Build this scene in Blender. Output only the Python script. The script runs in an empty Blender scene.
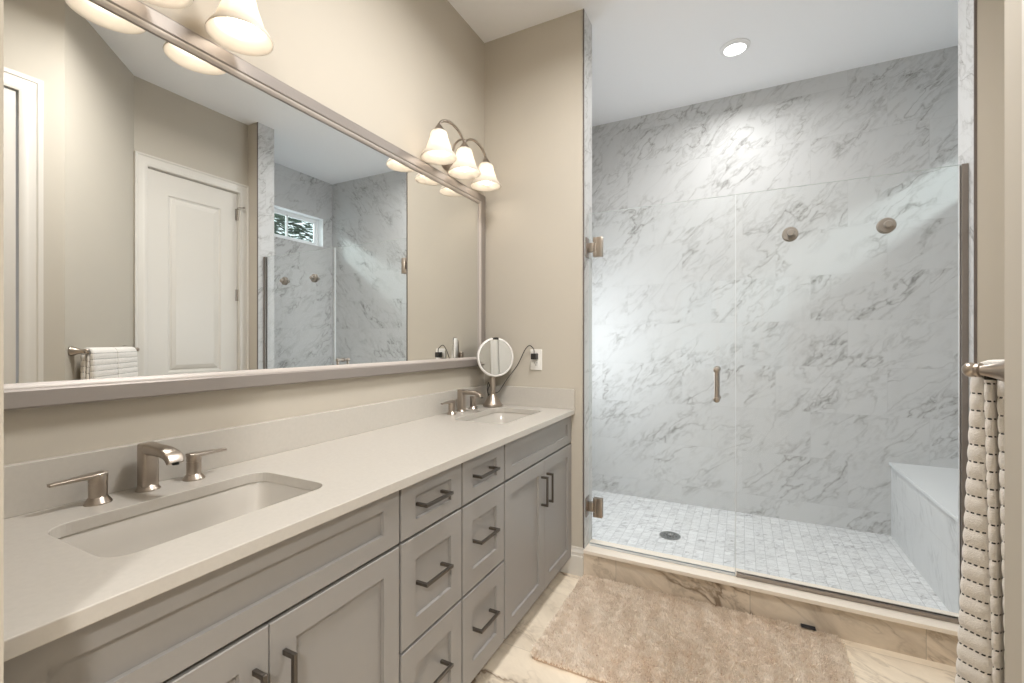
import bpy, bmesh, math, random
from mathutils import Vector, Matrix

random.seed(7)
PI = math.pi
scene = bpy.context.scene
COL = scene.collection

# ------------------------------------------------------------------ camera
H = 2.965
cd = bpy.data.cameras.new('camera')
cam = bpy.data.objects.new('camera', cd)
COL.objects.link(cam)
cam.location = (1.3378, 0.0, 1.225)
cam.rotation_euler = (math.radians(90), 0, math.radians(27.0014))
cd.sensor_width = 36.0
cd.lens = 451.233 / 1024 * 36
cd.clip_start = 0.02
scene.camera = cam

# ------------------------------------------------------------------ world and light
w = bpy.data.worlds.new('daylight')
scene.world = w
w.use_nodes = True
bg = w.node_tree.nodes['Background']
bg.inputs[0].default_value = (0.86, 0.93, 1.0, 1)
bg.inputs[1].default_value = 1.6

scene.view_settings.view_transform = 'Standard'
scene.view_settings.look = 'None'
scene.view_settings.exposure = 0.33
scene.view_settings.gamma = 1.0
scene.view_settings.use_curve_mapping = False
scene.cycles.max_bounces = 12
scene.cycles.diffuse_bounces = 6
scene.cycles.glossy_bounces = 6
scene.cycles.transparent_max_bounces = 16
scene.cycles.sample_clamp_indirect = 6.0
scene.cycles.use_denoising = True
scene.cycles.caustics_reflective = False
scene.cycles.caustics_refractive = False


def area(name, loc, rot, size, power, color, size_y=None, shape=None, spread=None):
    l = bpy.data.lights.new(name, 'AREA')
    l.energy = power
    l.color = color
    l.size = size
    if size_y:
        l.shape = 'RECTANGLE'
        l.size_y = size_y
    if shape:
        l.shape = shape
    if spread:
        l.spread = math.radians(spread)
    o = bpy.data.objects.new(name, l)
    o.location = loc
    o.rotation_euler = rot
    COL.objects.link(o)
    return o


# daylight outside the bath window, then a fill lamp in the added frosted window
area('window_daylight', (3.50, 3.0, 3.08), (0, math.radians(55), 0), 0.5, 220, (0.92, 0.965, 1.0), 1.1)
area('added_shower_fill_lamp', (-0.066, 2.995, 1.25), (0, math.radians(-90), 0), 0.9, 9.0, (0.94, 0.97, 1.0), 0.46)
# lens of the shower downlight, then two added unseen fills, bathroom and bedroom
area('shower_downlight_lamp', (1.30, 2.975, H - 0.022), (0, 0, 0), 0.11, 8.6, (1.0, 0.99, 0.97), shape='DISK', spread=165)
area('added_flush_fill_lamp', (1.02, 1.25, H - 0.065), (0, 0, 0), 0.46, 27, (1.0, 0.98, 0.96), shape='DISK', spread=166)
area('added_bedroom_fill_lamp', (2.35, -1.7, H - 0.065), (0, 0, 0), 0.34, 95, (1.0, 0.975, 0.94), shape='DISK')

# ------------------------------------------------------------------ materials
MATS = {}


class NT:
    def __init__(s, name):
        m = bpy.data.materials.new(name)
        m.use_nodes = True
        s.m = m
        s.nt = m.node_tree
        s.b = s.nt.nodes['Principled BSDF']
        s.out = s.nt.nodes['Material Output']

    def n(s, t, **kw):
        x = s.nt.nodes.new(t)
        for k, v in kw.items():
            setattr(x, k, v)
        return x

    def l(s, a, b):
        s.nt.links.new(a, b)

    def math(s, op, a, b=None, c=None, clamp=False):
        x = s.n('ShaderNodeMath', operation=op)
        x.use_clamp = clamp
        for i, v in enumerate((a, b, c)):
            if v is None:
                continue
            if isinstance(v, (int, float)):
                x.inputs[i].default_value = v
            else:
                s.l(v, x.inputs[i])
        return x.outputs[0]

    def mix(s, f, a, b):
        x = s.n('ShaderNodeMix', data_type='RGBA')
        for sock, v in ((x.inputs[0], f), (x.inputs[6], a), (x.inputs[7], b)):
            if isinstance(v, (int, float)):
                sock.default_value = v
            elif isinstance(v, tuple):
                sock.default_value = v + (1,) if len(v) == 3 else v
            else:
                s.l(v, sock)
        return x.outputs[2]

    def ramp(s, f, *stops):
        x = s.n('ShaderNodeValToRGB')
        e = x.color_ramp.elements
        while len(e) < len(stops):
            e.new(0.5)
        for i, (p, c) in enumerate(stops):
            e[i].position = p
            e[i].color = (c, c, c, 1) if isinstance(c, (int, float)) else c + (1,)
        s.l(f, x.inputs[0])
        return x.outputs[0]

    def noise(s, vec, scale, detail=4, rough=0.5, dist=0.0, dim='3D'):
        x = s.n('ShaderNodeTexNoise', noise_dimensions=dim)
        x.inputs['Scale'].default_value = scale
        x.inputs['Detail'].default_value = detail
        x.inputs['Roughness'].default_value = rough
        x.inputs['Distortion'].default_value = dist
        if vec is not None:
            s.l(vec, x.inputs['Vector'])
        return x.outputs[0]

    def bump(s, h, strength, dist=0.002):
        x = s.n('ShaderNodeBump')
        x.inputs['Strength'].default_value = strength
        x.inputs['Distance'].default_value = dist
        s.l(h, x.inputs['Height'])
        s.l(x.outputs[0], s.b.inputs['Normal'])


def simple(name, col, rough=0.5, metal=0.0, spec=0.5, noise=0.0, nscale=40, bump=0.0, emit=None, estr=0):
    t = NT(name)
    t.b.inputs['Base Color'].default_value = col + (1,)
    t.b.inputs['Roughness'].default_value = rough
    t.b.inputs['Metallic'].default_value = metal
    t.b.inputs['Specular IOR Level'].default_value = spec
    tc = t.n('ShaderNodeTexCoord').outputs['Object']
    f = t.noise(tc, nscale, 5, 0.6)
    if noise:
        lo = tuple(c * (1 - noise) for c in col)
        hi = tuple(min(1, c * (1 + noise)) for c in col)
        t.l(t.mix(f, lo, hi), t.b.inputs['Base Color'])
    if bump:
        t.bump(f, bump, 0.001)
    if emit:
        t.b.inputs['Emission Color'].default_value = emit + (1,)
        t.b.inputs['Emission Strength'].default_value = estr
    MATS[name] = t.m
    return t.m


def tile(name, base, vein, grout, w_, h_, off, u0=0.0, v0=0.0, gw=0.0022, rough=0.18, angle=42, vscale=1.0,
         strength=1.0, cloud=0.5, tint=None, per_tile=True, gmix=1.0, tonevar=0.03, stretch=0.42):
    t = NT(name)
    uv = t.n('ShaderNodeUVMap').outputs[0]
    sp = t.n('ShaderNodeSeparateXYZ')
    t.l(uv, sp.inputs[0])
    u, v = sp.outputs[0], sp.outputs[1]
    vv = t.math('DIVIDE', t.math('SUBTRACT', v, v0), h_)
    row = t.math('FLOOR', vv)
    uu = t.math('ADD', t.math('DIVIDE', t.math('SUBTRACT', u, u0), w_), t.math('MULTIPLY', row, off))
    colm = t.math('FLOOR', uu)
    fu, fv = t.math('FRACT', uu), t.math('FRACT', vv)

    def edge(f, size):
        d = t.math('MINIMUM', f, t.math('SUBTRACT', 1.0, f))
        return t.math('LESS_THAN', t.math('MULTIPLY', d, size), gw / 2)
    g = t.math('MAXIMUM', edge(fu, w_), edge(fv, h_))
    cmb = t.n('ShaderNodeCombineXYZ')
    t.l(colm, cmb.inputs[0])
    t.l(row, cmb.inputs[1])
    wn = t.n('ShaderNodeTexWhiteNoise', noise_dimensions='2D')
    t.l(cmb.outputs[0], wn.inputs[0])
    mp = t.n('ShaderNodeMapping')
    t.l(uv, mp.inputs[0])
    mp.inputs['Rotation'].default_value = (0, 0, -math.radians(angle))
    sc = t.n('ShaderNodeVectorMath', operation='MULTIPLY')
    t.l(mp.outputs[0], sc.inputs[0])
    sc.inputs[1].default_value = (stretch * vscale, 1.0 * vscale, 1)
    vec = sc.outputs[0]
    if per_tile:
        mul = t.n('ShaderNodeVectorMath', operation='MULTIPLY_ADD')
        t.l(wn.outputs[1], mul.inputs[0])
        mul.inputs[1].default_value = (37, 41, 43)
        t.l(vec, mul.inputs[2])
        vec = mul.outputs[0]
    # warp
    wx = t.n('ShaderNodeTexNoise')
    wx.inputs['Scale'].default_value = 5.0
    wx.inputs['Detail'].default_value = 5
    t.l(vec, wx.inputs['Vector'])
    wm = t.n('ShaderNodeVectorMath', operation='MULTIPLY_ADD')
    t.l(wx.outputs[1], wm.inputs[0])
    wm.inputs[1].default_value = (0.22, 0.22, 0.22)
    t.l(vec, wm.inputs[2])
    wv = wm.outputs[0]
    n1 = t.noise(wv, 3.4, 4, 0.55)
    a1 = t.math('ABSOLUTE', t.math('SUBTRACT', n1, 0.5))
    r1 = t.ramp(a1, (0.0, 1.15), (0.008, 0.45), (0.026, 0.0))
    n2 = t.noise(wv, 8.0, 5, 0.6)
    a2 = t.math('ABSOLUTE', t.math('SUBTRACT', n2, 0.52))
    r2 = t.ramp(a2, (0.0, 0.75), (0.02, 0.3), (0.06, 0.0))
    mask = t.ramp(t.noise(vec, 2.6, 3, 0.5), (0.38, 0.0), (0.60, 1.0))
    cl = t.ramp(t.noise(wv, 3.0, 6, 0.65), (0.42, 0.0), (0.75, 1.0))
    veins = t.math('ADD', t.math('MULTIPLY', r1, t.math('MULTIPLY_ADD', mask, 0.75, 0.12)),
                   t.math('MULTIPLY', r2, t.math('MULTIPLY', mask, 0.7)))
    veins = t.math('ADD', veins, t.math('MULTIPLY', cl, cloud * 0.5))
    veins = t.math('MULTIPLY', veins, strength, clamp=True)
    c = t.mix(veins, base, vein)
    # tone change from tile to tile
    tv = t.math('MULTIPLY_ADD', wn.outputs[0], tonevar * 2, 1 - tonevar)
    vm = t.n('ShaderNodeVectorMath', operation='SCALE')
    t.l(c, vm.inputs[0])
    t.l(tv, vm.inputs[3])
    c = t.mix(t.math('MULTIPLY', g, gmix), vm.outputs[0], grout)
    t.l(c, t.b.inputs['Base Color'])
    t.l(t.math('MULTIPLY_ADD', g, 0.4, rough), t.b.inputs['Roughness'])
    t.b.inputs['Specular IOR Level'].default_value = 0.3
    t.bump(t.math('SUBTRACT', 1.0, g), 0.25, 0.001)
    MATS[name] = t.m
    return t.m


WALL = simple('beige_wall_paint', (0.51, 0.468, 0.40), 0.75, noise=0.02, nscale=3, bump=0.05)
CEIL = simple('white_ceiling_paint', (0.89, 0.90, 0.92), 0.85, noise=0.01, nscale=60, bump=0.08)
TRIMW = simple('white_trim_paint', (0.66, 0.63, 0.58), 0.35)
CAB = simple('greige_cabinet_paint', (0.285, 0.272, 0.258), 0.42, noise=0.02, nscale=20)
CABIN = simple('dark_cabinet_gap', (0.06, 0.055, 0.05), 0.7)
QUARTZ = simple('cream_quartz', (0.52, 0.49, 0.445), 0.25, noise=0.06, nscale=90)
PORC = simple('white_porcelain', (0.56, 0.53, 0.485), 0.10)
CURBTOP = simple('cream_curb_quartz', (0.86, 0.78, 0.68), 0.3, noise=0.02, nscale=200)
BENCHTOP = simple('white_bench_quartz', (0.74, 0.76, 0.77), 0.3, noise=0.02, nscale=200)
NICKEL = simple('brushed_nickel', (0.44, 0.385, 0.335), 0.30, 1.0, noise=0.08, nscale=60)
NICKELD = simple('dark_brushed_nickel', (0.33, 0.29, 0.26), 0.34, 1.0, noise=0.06, nscale=60)
PULL = simple('pewter_pull_metal', (0.13, 0.115, 0.10), 0.36, 0.85)
FRAME = simple('champagne_frame_metal', (0.29, 0.26, 0.238), 0.45, 0.35, noise=0.03, nscale=90)
FRAMEB = simple('bright_frame_bead', (0.50, 0.455, 0.42), 0.4, 0.1)
DARKLINE = simple('dark_bronze_line', (0.15, 0.125, 0.11), 0.5, 0.3)
STEEL = simple('polished_steel', (0.62, 0.62, 0.62), 0.18, 1.0)
BLACKP = simple('black_plastic', (0.018, 0.018, 0.018), 0.35)
CORDM = simple('black_cord_rubber', (0.025, 0.022, 0.02), 0.55)
OUTLET = simple('white_outlet_plastic', (0.82, 0.80, 0.76), 0.3)
RIMW = simple('white_mirror_rim', (0.86, 0.84, 0.81), 0.3)
HINGE = simple('door_hinge_metal', (0.42, 0.38, 0.34), 0.35, 1.0)
FOLI = simple('outdoor_foliage', (0.10, 0.14, 0.10), 0.7, noise=0.5, nscale=9)
GASKET = simple('clear_white_gasket', (0.66, 0.69, 0.70), 0.3)
TAGM = simple('black_rug_tag', (0.012, 0.012, 0.015), 0.7)

tile('shower_wall_marble', (0.61, 0.615, 0.615), (0.27, 0.265, 0.255), (0.55, 0.555, 0.555), 0.60, 0.30, 1 / 3,
     u0=0.142, v0=0.16, angle=44, vscale=1.5, strength=0.72, cloud=0.12, tonevar=0.02, rough=0.42)
tile('bench_marble', (0.67, 0.68, 0.685), (0.38, 0.385, 0.39), (0.60, 0.605, 0.61), 0.60, 0.30, 1 / 3,
     u0=0.3, v0=0.0, angle=60, vscale=1.6, strength=0.5, cloud=0.15, tonevar=0.02, rough=0.4)
tile('shower_mosaic_marble', (0.76, 0.77, 0.775), (0.36, 0.36, 0.37), (0.53, 0.54, 0.545), 0.052, 0.052, 0.0,
     gw=0.0028, angle=40, vscale=4.0, strength=1.0, cloud=0.25, rough=0.35, tonevar=0.06)
tile('curb_marble', (0.78, 0.68, 0.56), (0.27, 0.205, 0.145), (0.42, 0.37, 0.30), 0.60, 0.30, 0.0, u0=0.17, v0=-0.1,
     angle=-35, vscale=1.0, strength=1.15, cloud=1.2, rough=0.3)
tile('floor_marble', (0.84, 0.74, 0.60), (0.27, 0.20, 0.14), (0.60, 0.52, 0.42), 0.61, 0.61, 0.0, u0=0.23, v0=0.40,
     gw=0.003, angle=-35, vscale=0.8, strength=1.3, cloud=0.8, rough=0.28)
TILE = MATS['shower_wall_marble']

# mirror silver
t = NT('mirror_silver')
t.b.inputs['Base Color'].default_value = (0.87, 0.88, 0.87, 1)
t.b.inputs['Metallic'].default_value = 1
t.b.inputs['Roughness'].default_value = 0.0
MIRR = t.m

# thin clear glass
t = NT('clear_shower_glass')
t.nt.nodes.remove(t.b)
tr = t.n('ShaderNodeBsdfTransparent')
tr.inputs[0].default_value = (0.985, 0.992, 0.992, 1)
gl = t.n('ShaderNodeBsdfGlossy')
gl.inputs['Roughness'].default_value = 0.0
gl.inputs[0].default_value = (1, 1, 1, 1)
fr = t.n('ShaderNodeFresnel')
fr.inputs[0].default_value = 1.33
mx = t.n('ShaderNodeMixShader')
gb = t.n('ShaderNodeNewGeometry')
t.l(t.math('MULTIPLY', fr.outputs[0], t.math('SUBTRACT', 1.0, gb.outputs['Backfacing'])), mx.inputs[0])
t.l(tr.outputs[0], mx.inputs[1])
t.l(gl.outputs[0], mx.inputs[2])
t.l(mx.outputs[0], t.out.inputs[0])
GLASS = t.m
# polished edge of the glass
GEDGE = simple('green_white_glass_edge', (0.72, 0.78, 0.77), 0.15)

# obscured window pane
t = NT('window_pane_glass')
t.nt.nodes.remove(t.b)
tr = t.n('ShaderNodeBsdfTransparent')
tr.inputs[0].default_value = (0.9, 0.95, 0.93, 1)
gl = t.n('ShaderNodeBsdfGlossy')
gl.inputs['Roughness'].default_value = 0.05
mx = t.n('ShaderNodeMixShader')
mx.inputs[0].default_value = 0.06
t.l(tr.outputs[0], mx.inputs[1])
t.l(gl.outputs[0], mx.inputs[2])
t.l(mx.outputs[0], t.out.inputs[0])
PANE = t.m

# frosted pane of the added shower window
t = NT('added_frosted_pane')
t.nt.nodes.remove(t.b)
tl = t.n('ShaderNodeBsdfTranslucent')
tl.inputs[0].default_value = (0.9, 0.93, 0.95, 1)
t.l(tl.outputs[0], t.out.inputs[0])
FROST = t.m

# alabaster shade glass: translucent + a little body
t = NT('alabaster_shade_glass')
t.nt.nodes.remove(t.b)
tl = t.n('ShaderNodeBsdfTranslucent')
tl.inputs[0].default_value = (0.80, 0.755, 0.69, 1)
df = t.n('ShaderNodeBsdfDiffuse')
df.inputs[0].default_value = (0.74, 0.70, 0.64, 1)
gl = t.n('ShaderNodeBsdfGlossy')
gl.inputs['Roughness'].default_value = 0.25
m1 = t.n('ShaderNodeMixShader')
m1.inputs[0].default_value = 0.55
t.l(tl.outputs[0], m1.inputs[1])
t.l(df.outputs[0], m1.inputs[2])
m2 = t.n('ShaderNodeMixShader')
m2.inputs[0].default_value = 0.05
t.l(m1.outputs[0], m2.inputs[1])
t.l(gl.outputs[0], m2.inputs[2])
t.l(m2.outputs[0], t.out.inputs[0])
SHADE = t.m


def emitter(name, col, s):
    t = NT(name)
    t.b.inputs['Base Color'].default_value = (0.9, 0.9, 0.9, 1)
    t.b.inputs['Emission Color'].default_value = col + (1,)
    t.b.inputs['Emission Strength'].default_value = s
    return t.m


BULB = emitter('glowing_bulb', (1.0, 0.89, 0.76), 11.0)
LENS = emitter('glowing_downlight_lens', (1.0, 0.985, 0.96), 6)
LENSW = emitter('added_flush_lens', (1.0, 0.93, 0.84), 4)  # glow of the added ceiling fills

# rug pile
t = NT('rug_shag_pile')
geo = t.n('ShaderNodeTexCoord').outputs['Object']
f = t.noise(geo, 3.2, 4, 0.6)
f2 = t.noise(geo, 60, 3, 0.6)
c = t.mix(t.ramp(f, (0.3, 0.0), (0.7, 1.0)), (0.95, 0.86, 0.76), (0.96, 0.90, 0.82))
c = t.mix(t.math('MULTIPLY', f2, 0.35), c, (0.95, 0.88, 0.79))
t.l(c, t.b.inputs['Base Color'])
t.b.inputs['Roughness'].default_value = 0.9
t.b.inputs['Specular IOR Level'].default_value = 0.1
tl = t.n('ShaderNodeBsdfTranslucent')
t.l(c, tl.inputs[0])
mx = t.n('ShaderNodeMixShader')
mx.inputs[0].default_value = 0.28
t.l(t.b.outputs[0], mx.inputs[1])
t.l(tl.outputs[0], mx.inputs[2])
t.l(mx.outputs[0], t.out.inputs[0])
RUG = t.m
RUGB = simple('rug_backing', (0.55, 0.42, 0.32), 0.9, spec=0.1)

# towel: white terry with dashed dark stitching in the valleys between the ribs (uv: across, height)
RIB = 0.0310
t = NT('ribbed_towel_terry')
uvn = t.n('ShaderNodeUVMap').outputs[0]
sp = t.n('ShaderNodeSeparateXYZ')
t.l(uvn, sp.inputs[0])
fv = t.math('FRACT', t.math('DIVIDE', sp.outputs[1], RIB))
line = t.math('LESS_THAN', t.math('ABSOLUTE', t.math('SUBTRACT', fv, 0.5)), 0.045)
fu = t.math('FRACT', t.math('DIVIDE', sp.outputs[0], 0.0085))
dash = t.math('LESS_THAN', fu, 0.62)
k = t.math('MULTIPLY', line, dash)
obj_n = t.noise(t.n('ShaderNodeTexCoord').outputs['Object'], 420, 3, 0.7)
base = t.mix(obj_n, (0.78, 0.74, 0.69), (0.93, 0.90, 0.86))
t.l(t.mix(k, base, (0.03, 0.028, 0.03)), t.b.inputs['Base Color'])
t.b.inputs['Roughness'].default_value = 0.95
t.b.inputs['Specular IOR Level'].default_value = 0.1
t.b.inputs['Sheen Weight'].default_value = 0.3
t.bump(obj_n, 0.9, 0.002)
TOWEL = t.m


# ------------------------------------------------------------------ mesh helpers
def xform(bm, vs, M):
    bmesh.ops.transform(bm, matrix=M, verts=vs)


def box(bm, x0, x1, y0, y1, z0, z1, bev=0.0, seg=2, mi=0):
    r = bmesh.ops.create_cube(bm, size=1.0)
    vs = r['verts']
    for v in vs:
        v.co = Vector(((x0 + x1) / 2 + v.co.x * (x1 - x0), (y0 + y1) / 2 + v.co.y * (y1 - y0), (z0 + z1) / 2 + v.co.z * (z1 - z0)))
    fs = set(f for v in vs for f in v.link_faces)
    for f in fs:
        f.material_index = mi
    if bev:
        es = list(set(e for v in vs for e in v.link_edges))
        r = bmesh.ops.bevel(bm, geom=es, offset=bev, segments=seg, profile=0.5, affect='EDGES')
        for f in r['faces']:
            f.material_index = mi
    return vs


def ring_loft(bm, rings, cap0=False, cap1=False, closed=True, mi=0):
    vr = [[bm.verts.new(p) for p in r] for r in rings]
    n = len(vr[0])
    m = n if closed else n - 1
    fs = []
    for a, b in zip(vr, vr[1:]):
        for i in range(m):
            j = (i + 1) % n
            fs.append(bm.faces.new((a[i], a[j], b[j], b[i])))
    if cap0:
        fs.append(bm.faces.new(list(reversed(vr[0]))))
    if cap1:
        fs.append(bm.faces.new(vr[-1]))
    for f in fs:
        f.material_index = mi
    return vr


def lathe(bm, prof, origin=(0, 0, 0), axis=(0, 0, 1), n=40, cap0=True, cap1=True, mi=0):
    q = Vector((0, 0, 1)).rotation_difference(Vector(axis).normalized())
    o = Vector(origin)
    rings = []
    for r, z in prof:
        r = max(r, 1e-5)
        rings.append([o + q @ Vector((r * math.cos(2 * PI * i / n), r * math.sin(2 * PI * i / n), z)) for i in range(n)])
    return ring_loft(bm, rings, cap0, cap1, mi=mi)


def catmull(pts, sub=8):
    P = [Vector(p) for p in pts]
    P = [P[0] * 2 - P[1]] + P + [P[-1] * 2 - P[-2]]
    out = []
    for i in range(1, len(P) - 2):
        p0, p1, p2, p3 = P[i - 1:i + 3]
        for k in range(sub):
            s = k / sub
            out.append(0.5 * ((2 * p1) + (-p0 + p2) * s + (2 * p0 - 5 * p1 + 4 * p2 - p3) * s * s + (-p0 + 3 * p1 - 3 * p2 + p3) * s ** 3))
    out.append(P[-2])
    return out


def tube(bm, pts, r, n=12, sub=8, smooth=True, mi=0):
    P = catmull(pts, sub) if smooth else [Vector(p) for p in pts]
    N = len(P)
    rad = r if callable(r) else (lambda s: r)
    rings = []
    up = None
    for i, p in enumerate(P):
        d = (P[min(i + 1, N - 1)] - P[max(i - 1, 0)]).normalized()
        if up is None:
            up = d.orthogonal().normalized()
        up = (up - d * up.dot(d)).normalized()
        sd = d.cross(up)
        rr = rad(i / (N - 1))
        rings.append([p + (up * math.cos(2 * PI * k / n) + sd * math.sin(2 * PI * k / n)) * rr for k in range(n)])
    return ring_loft(bm, rings, True, True, mi=mi)


def sweep_rect(bm, pts, wdir, widths, heights, bev=0.25, mi=0):
    """flat rounded bar along pts; wdir = width direction; per-point widths and heights"""
    wd = Vector(wdir).normalized()
    P = [Vector(p) for p in pts]
    N = len(P)
    rings = []
    for i, p in enumerate(P):
        d = (P[min(i + 1, N - 1)] - P[max(i - 1, 0)]).normalized()
        up = wd.cross(d).normalized()
        a, b = widths[i] / 2, heights[i] / 2
        c = min(a, b) * bev * 2
        ring = []
        for (sx, sy, a0) in ((1, 1, 0), (-1, 1, 90), (-1, -1, 180), (1, -1, 270)):
            for k in range(4):
                an = math.radians(a0 + k * 30)
                ring.append(p + wd * (sx * (a - c) + c * math.cos(an)) + up * (sy * (b - c) + c * math.sin(an)))
        rings.append(ring)
    return ring_loft(bm, rings, True, True, mi=mi)


def rrect(cx, cy, hx, hy, r, n=6):
    pts = []
    for (sx, sy, a0) in ((1, 1, 0), (-1, 1, 90), (-1, -1, 180), (1, -1, 270)):
        for k in range(n + 1):
            a = math.radians(a0 + k * 90 / n)
            pts.append((cx + sx * (hx - r) + r * math.cos(a), cy + sy * (hy - r) + r * math.sin(a)))
    return pts


def slab(bm, outer, holes, z0, z1):
    """flat slab in xy with holes"""
    es = []
    for loop in [outer] + holes:
        vs = [bm.verts.new((p[0], p[1], z1)) for p in loop]
        for i in range(len(vs)):
            es.append(bm.edges.new((vs[i], vs[(i + 1) % len(vs)])))
    r = bmesh.ops.triangle_fill(bm, use_beauty=True, use_dissolve=False, edges=es)
    fs = [g for g in r['geom'] if isinstance(g, bmesh.types.BMFace)]
    r = bmesh.ops.extrude_face_region(bm, geom=fs)
    vs = [g for g in r['geom'] if isinstance(g, bmesh.types.BMVert)]
    for v in vs:
        v.co.z = z0


def BM():
    return bmesh.new()


def obj(name, bm, mat, parent=None, smooth=None, uvkeep=False, loc=None):
    bmesh.ops.recalc_face_normals(bm, faces=bm.faces)
    if not uvkeep:
        uvl = bm.loops.layers.uv.verify()
        for f in bm.faces:
            n = f.normal
            ax = max(range(3), key=lambda i: abs(n[i]))
            for l in f.loops:
                c = l.vert.co
                l[uvl].uv = (c.y, c.z) if ax == 0 else ((c.x, c.z) if ax == 1 else (c.x, c.y))
    me = bpy.data.meshes.new(name)
    bm.to_mesh(me)
    bm.free()
    for m in (mat if isinstance(mat, (list, tuple)) else [mat]):
        me.materials.append(m)
    o = bpy.data.objects.new(name, me)
    COL.objects.link(o)
    if smooth:
        me.polygons.foreach_set('use_smooth', [True] * len(me.polygons))
        me.set_sharp_from_angle(angle=math.radians(smooth))
    if parent is not None:
        o.parent = parent
        o.matrix_parent_inverse = Matrix.Translation(-wloc(parent))
    return o


def wloc(o):
    v = Vector(o.location)
    p = o.parent
    if p is None:
        return v
    return o.matrix_parent_inverse.to_translation() + wloc(p) + v


def thing(name, label, cat, loc=(0, 0, 0), group=None):
    o = bpy.data.objects.new(name, None)
    o.empty_display_size = 0.05
    COL.objects.link(o)
    o.location = loc
    o['label'] = label
    o['category'] = cat
    if group:
        o['group'] = group
    return o


def tag(o, label, cat, group=None):
    o['label'] = label
    o['category'] = cat
    if group:
        o['group'] = group
    return o


def struct(name, bm, mat, **kw):
    o = obj(name, bm, mat, **kw)
    o['kind'] = 'structure'
    return o


def copy_tree(o, dloc, parent=None):
    c = o.copy()
    COL.objects.link(c)
    if parent is None:
        c.location = Vector(o.location) + Vector(dloc)
    else:
        c.parent = parent
    for ch in list(o.children):
        copy_tree(ch, dloc, c)
    return c


# ------------------------------------------------------------------ room shell
Y1 = 2.272      # partition between vanity and shower
Y1B = 2.415     # its shower side
Y2 = 3.553      # back wall of the shower
XW = 0.602      # end of the partition
XJ = 2.107      # right jamb
XR = 2.2287     # right wall with the door
XS = 2.732      # right wall of the shower
CW = (1.711, 0.998)   # corner of the slanted wall
CF = (XR, 1.507)
ZS = 0.023

bm = BM(); box(bm, -1.6, 3.6, -3.7, Y1 + 0.01, -0.1, 0.0)
struct('floor', bm, MATS['floor_marble'])
bm = BM(); box(bm, 0.0, XS, Y1 + 0.01, Y2 + 0.02, -0.1, ZS)
struct('floor_shower', bm, MATS['shower_mosaic_marble'])
bm = BM(); box(bm, -1.6, 3.6, -3.7, Y2 + 0.1, H, H + 0.1)
struct('ceiling', bm, CEIL)
# mirror wall, up to the partition
bm = BM(); box(bm, -0.12, 0.0, 0.06, Y1B - 0.005, 0, H)
struct('wall_left', bm, WALL)
bm = BM(); box(bm, -0.12, 0.627, 0.06, 0.185, 0, H)
struct('wall_near', bm, WALL)
# partition, its shower faces tiled
bm = BM(); box(bm, 0.0, XW - 0.008, Y1, Y1B - 0.008, 0, H)
struct('wall_partition', bm, WALL)
bm = BM()
box(bm, XW - 0.008, XW, Y1 + 0.004, Y1B, ZS, H)
box(bm, 0.0, XW - 0.008, Y1B - 0.008, Y1B, ZS, H)
struct('wall_partition_tile', bm, TILE)
bm = BM(); box(bm, XW - 0.005, XW + 0.001, Y1 - 0.001, Y1 + 0.004, 0.142, H)
struct('trim_1', bm, DARKLINE)
bm = BM(); box(bm, XJ - 0.001, XJ + 0.007, Y1 - 0.001, Y1 + 0.004, 0.142, H)
struct('trim_2', bm, DARKLINE)
# right return beside the shower opening
bm = BM(); box(bm, XJ + 0.008, XS + 0.1, Y1, Y1B - 0.008, 0, H)
struct('wall_return', bm, WALL)
bm = BM()
box(bm, XJ, XJ + 0.008, Y1 + 0.004, Y1B, ZS, H)
box(bm, XJ + 0.008, XS, Y1B - 0.008, Y1B, ZS, H)
struct('wall_return_tile', bm, TILE)
# shower walls
bm = BM(); box(bm, -0.1, XS + 0.12, Y2, Y2 + 0.1, 0, H)
struct('wall_back', bm, TILE)


def wall_with_hole_x(bm, x0, x1, ya, yb, hy0, hy1, hz0, hz1):
    box(bm, x0, x1, ya, hy0, 0, H)
    box(bm, x0, x1, hy1, yb, 0, H)
    box(bm, x0, x1, hy0, hy1, 0, hz0)
    box(bm, x0, x1, hy0, hy1, hz1, H)


WY0, WY1, WZ0, WZ1 = 2.68, 3.43, 2.245, 2.552
bm = BM(); wall_with_hole_x(bm, XS, XS + 0.12, Y1B - 0.01, Y2, WY0, WY1, WZ0, WZ1)
struct('wall_shower_right', bm, TILE)
FY0, FY1, FZ0, FZ1 = 2.72, 3.27, 0.80, 1.70
bm = BM(); wall_with_hole_x(bm, -0.1, 0.0, Y1B - 0.01, Y2, FY0, FY1, FZ0, FZ1)
struct('wall_shower_left', bm, TILE)

# bath window, high on the right shower wall
g = bpy.data.objects.new('window_1', None); COL.objects.link(g); g.location = (XS, 3.05, 2.4); g['kind'] = 'structure'
bm = BM()
t_ = 0.006
box(bm, XS - 0.002, XS + 0.12, WY0, WY0 + t_, WZ0, WZ1)
box(bm, XS - 0.002, XS + 0.12, WY1 - t_, WY1, WZ0, WZ1)
box(bm, XS - 0.002, XS + 0.12, WY0, WY1, WZ0, WZ0 + t_)
box(bm, XS - 0.002, XS + 0.12, WY0, WY1, WZ1 - t_, WZ1)
obj('window_reveal', bm, simple('white_window_paint', (0.86, 0.87, 0.88), 0.3), g)
bm = BM()
fx0, fx1 = XS + 0.07, XS + 0.105
a, b, c_, d_ = WY0 + t_, WY1 - t_, WZ0 + t_, WZ1 - t_
fw = 0.030
box(bm, fx0, fx1, a, a + fw, c_, d_, 0.003)
box(bm, fx0, fx1, b - fw, b, c_, d_, 0.003)
box(bm, fx0, fx1, a + fw, b - fw, c_, c_ + fw, 0.003)
box(bm, fx0, fx1, a + fw, b - fw, d_ - fw, d_, 0.003)
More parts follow.
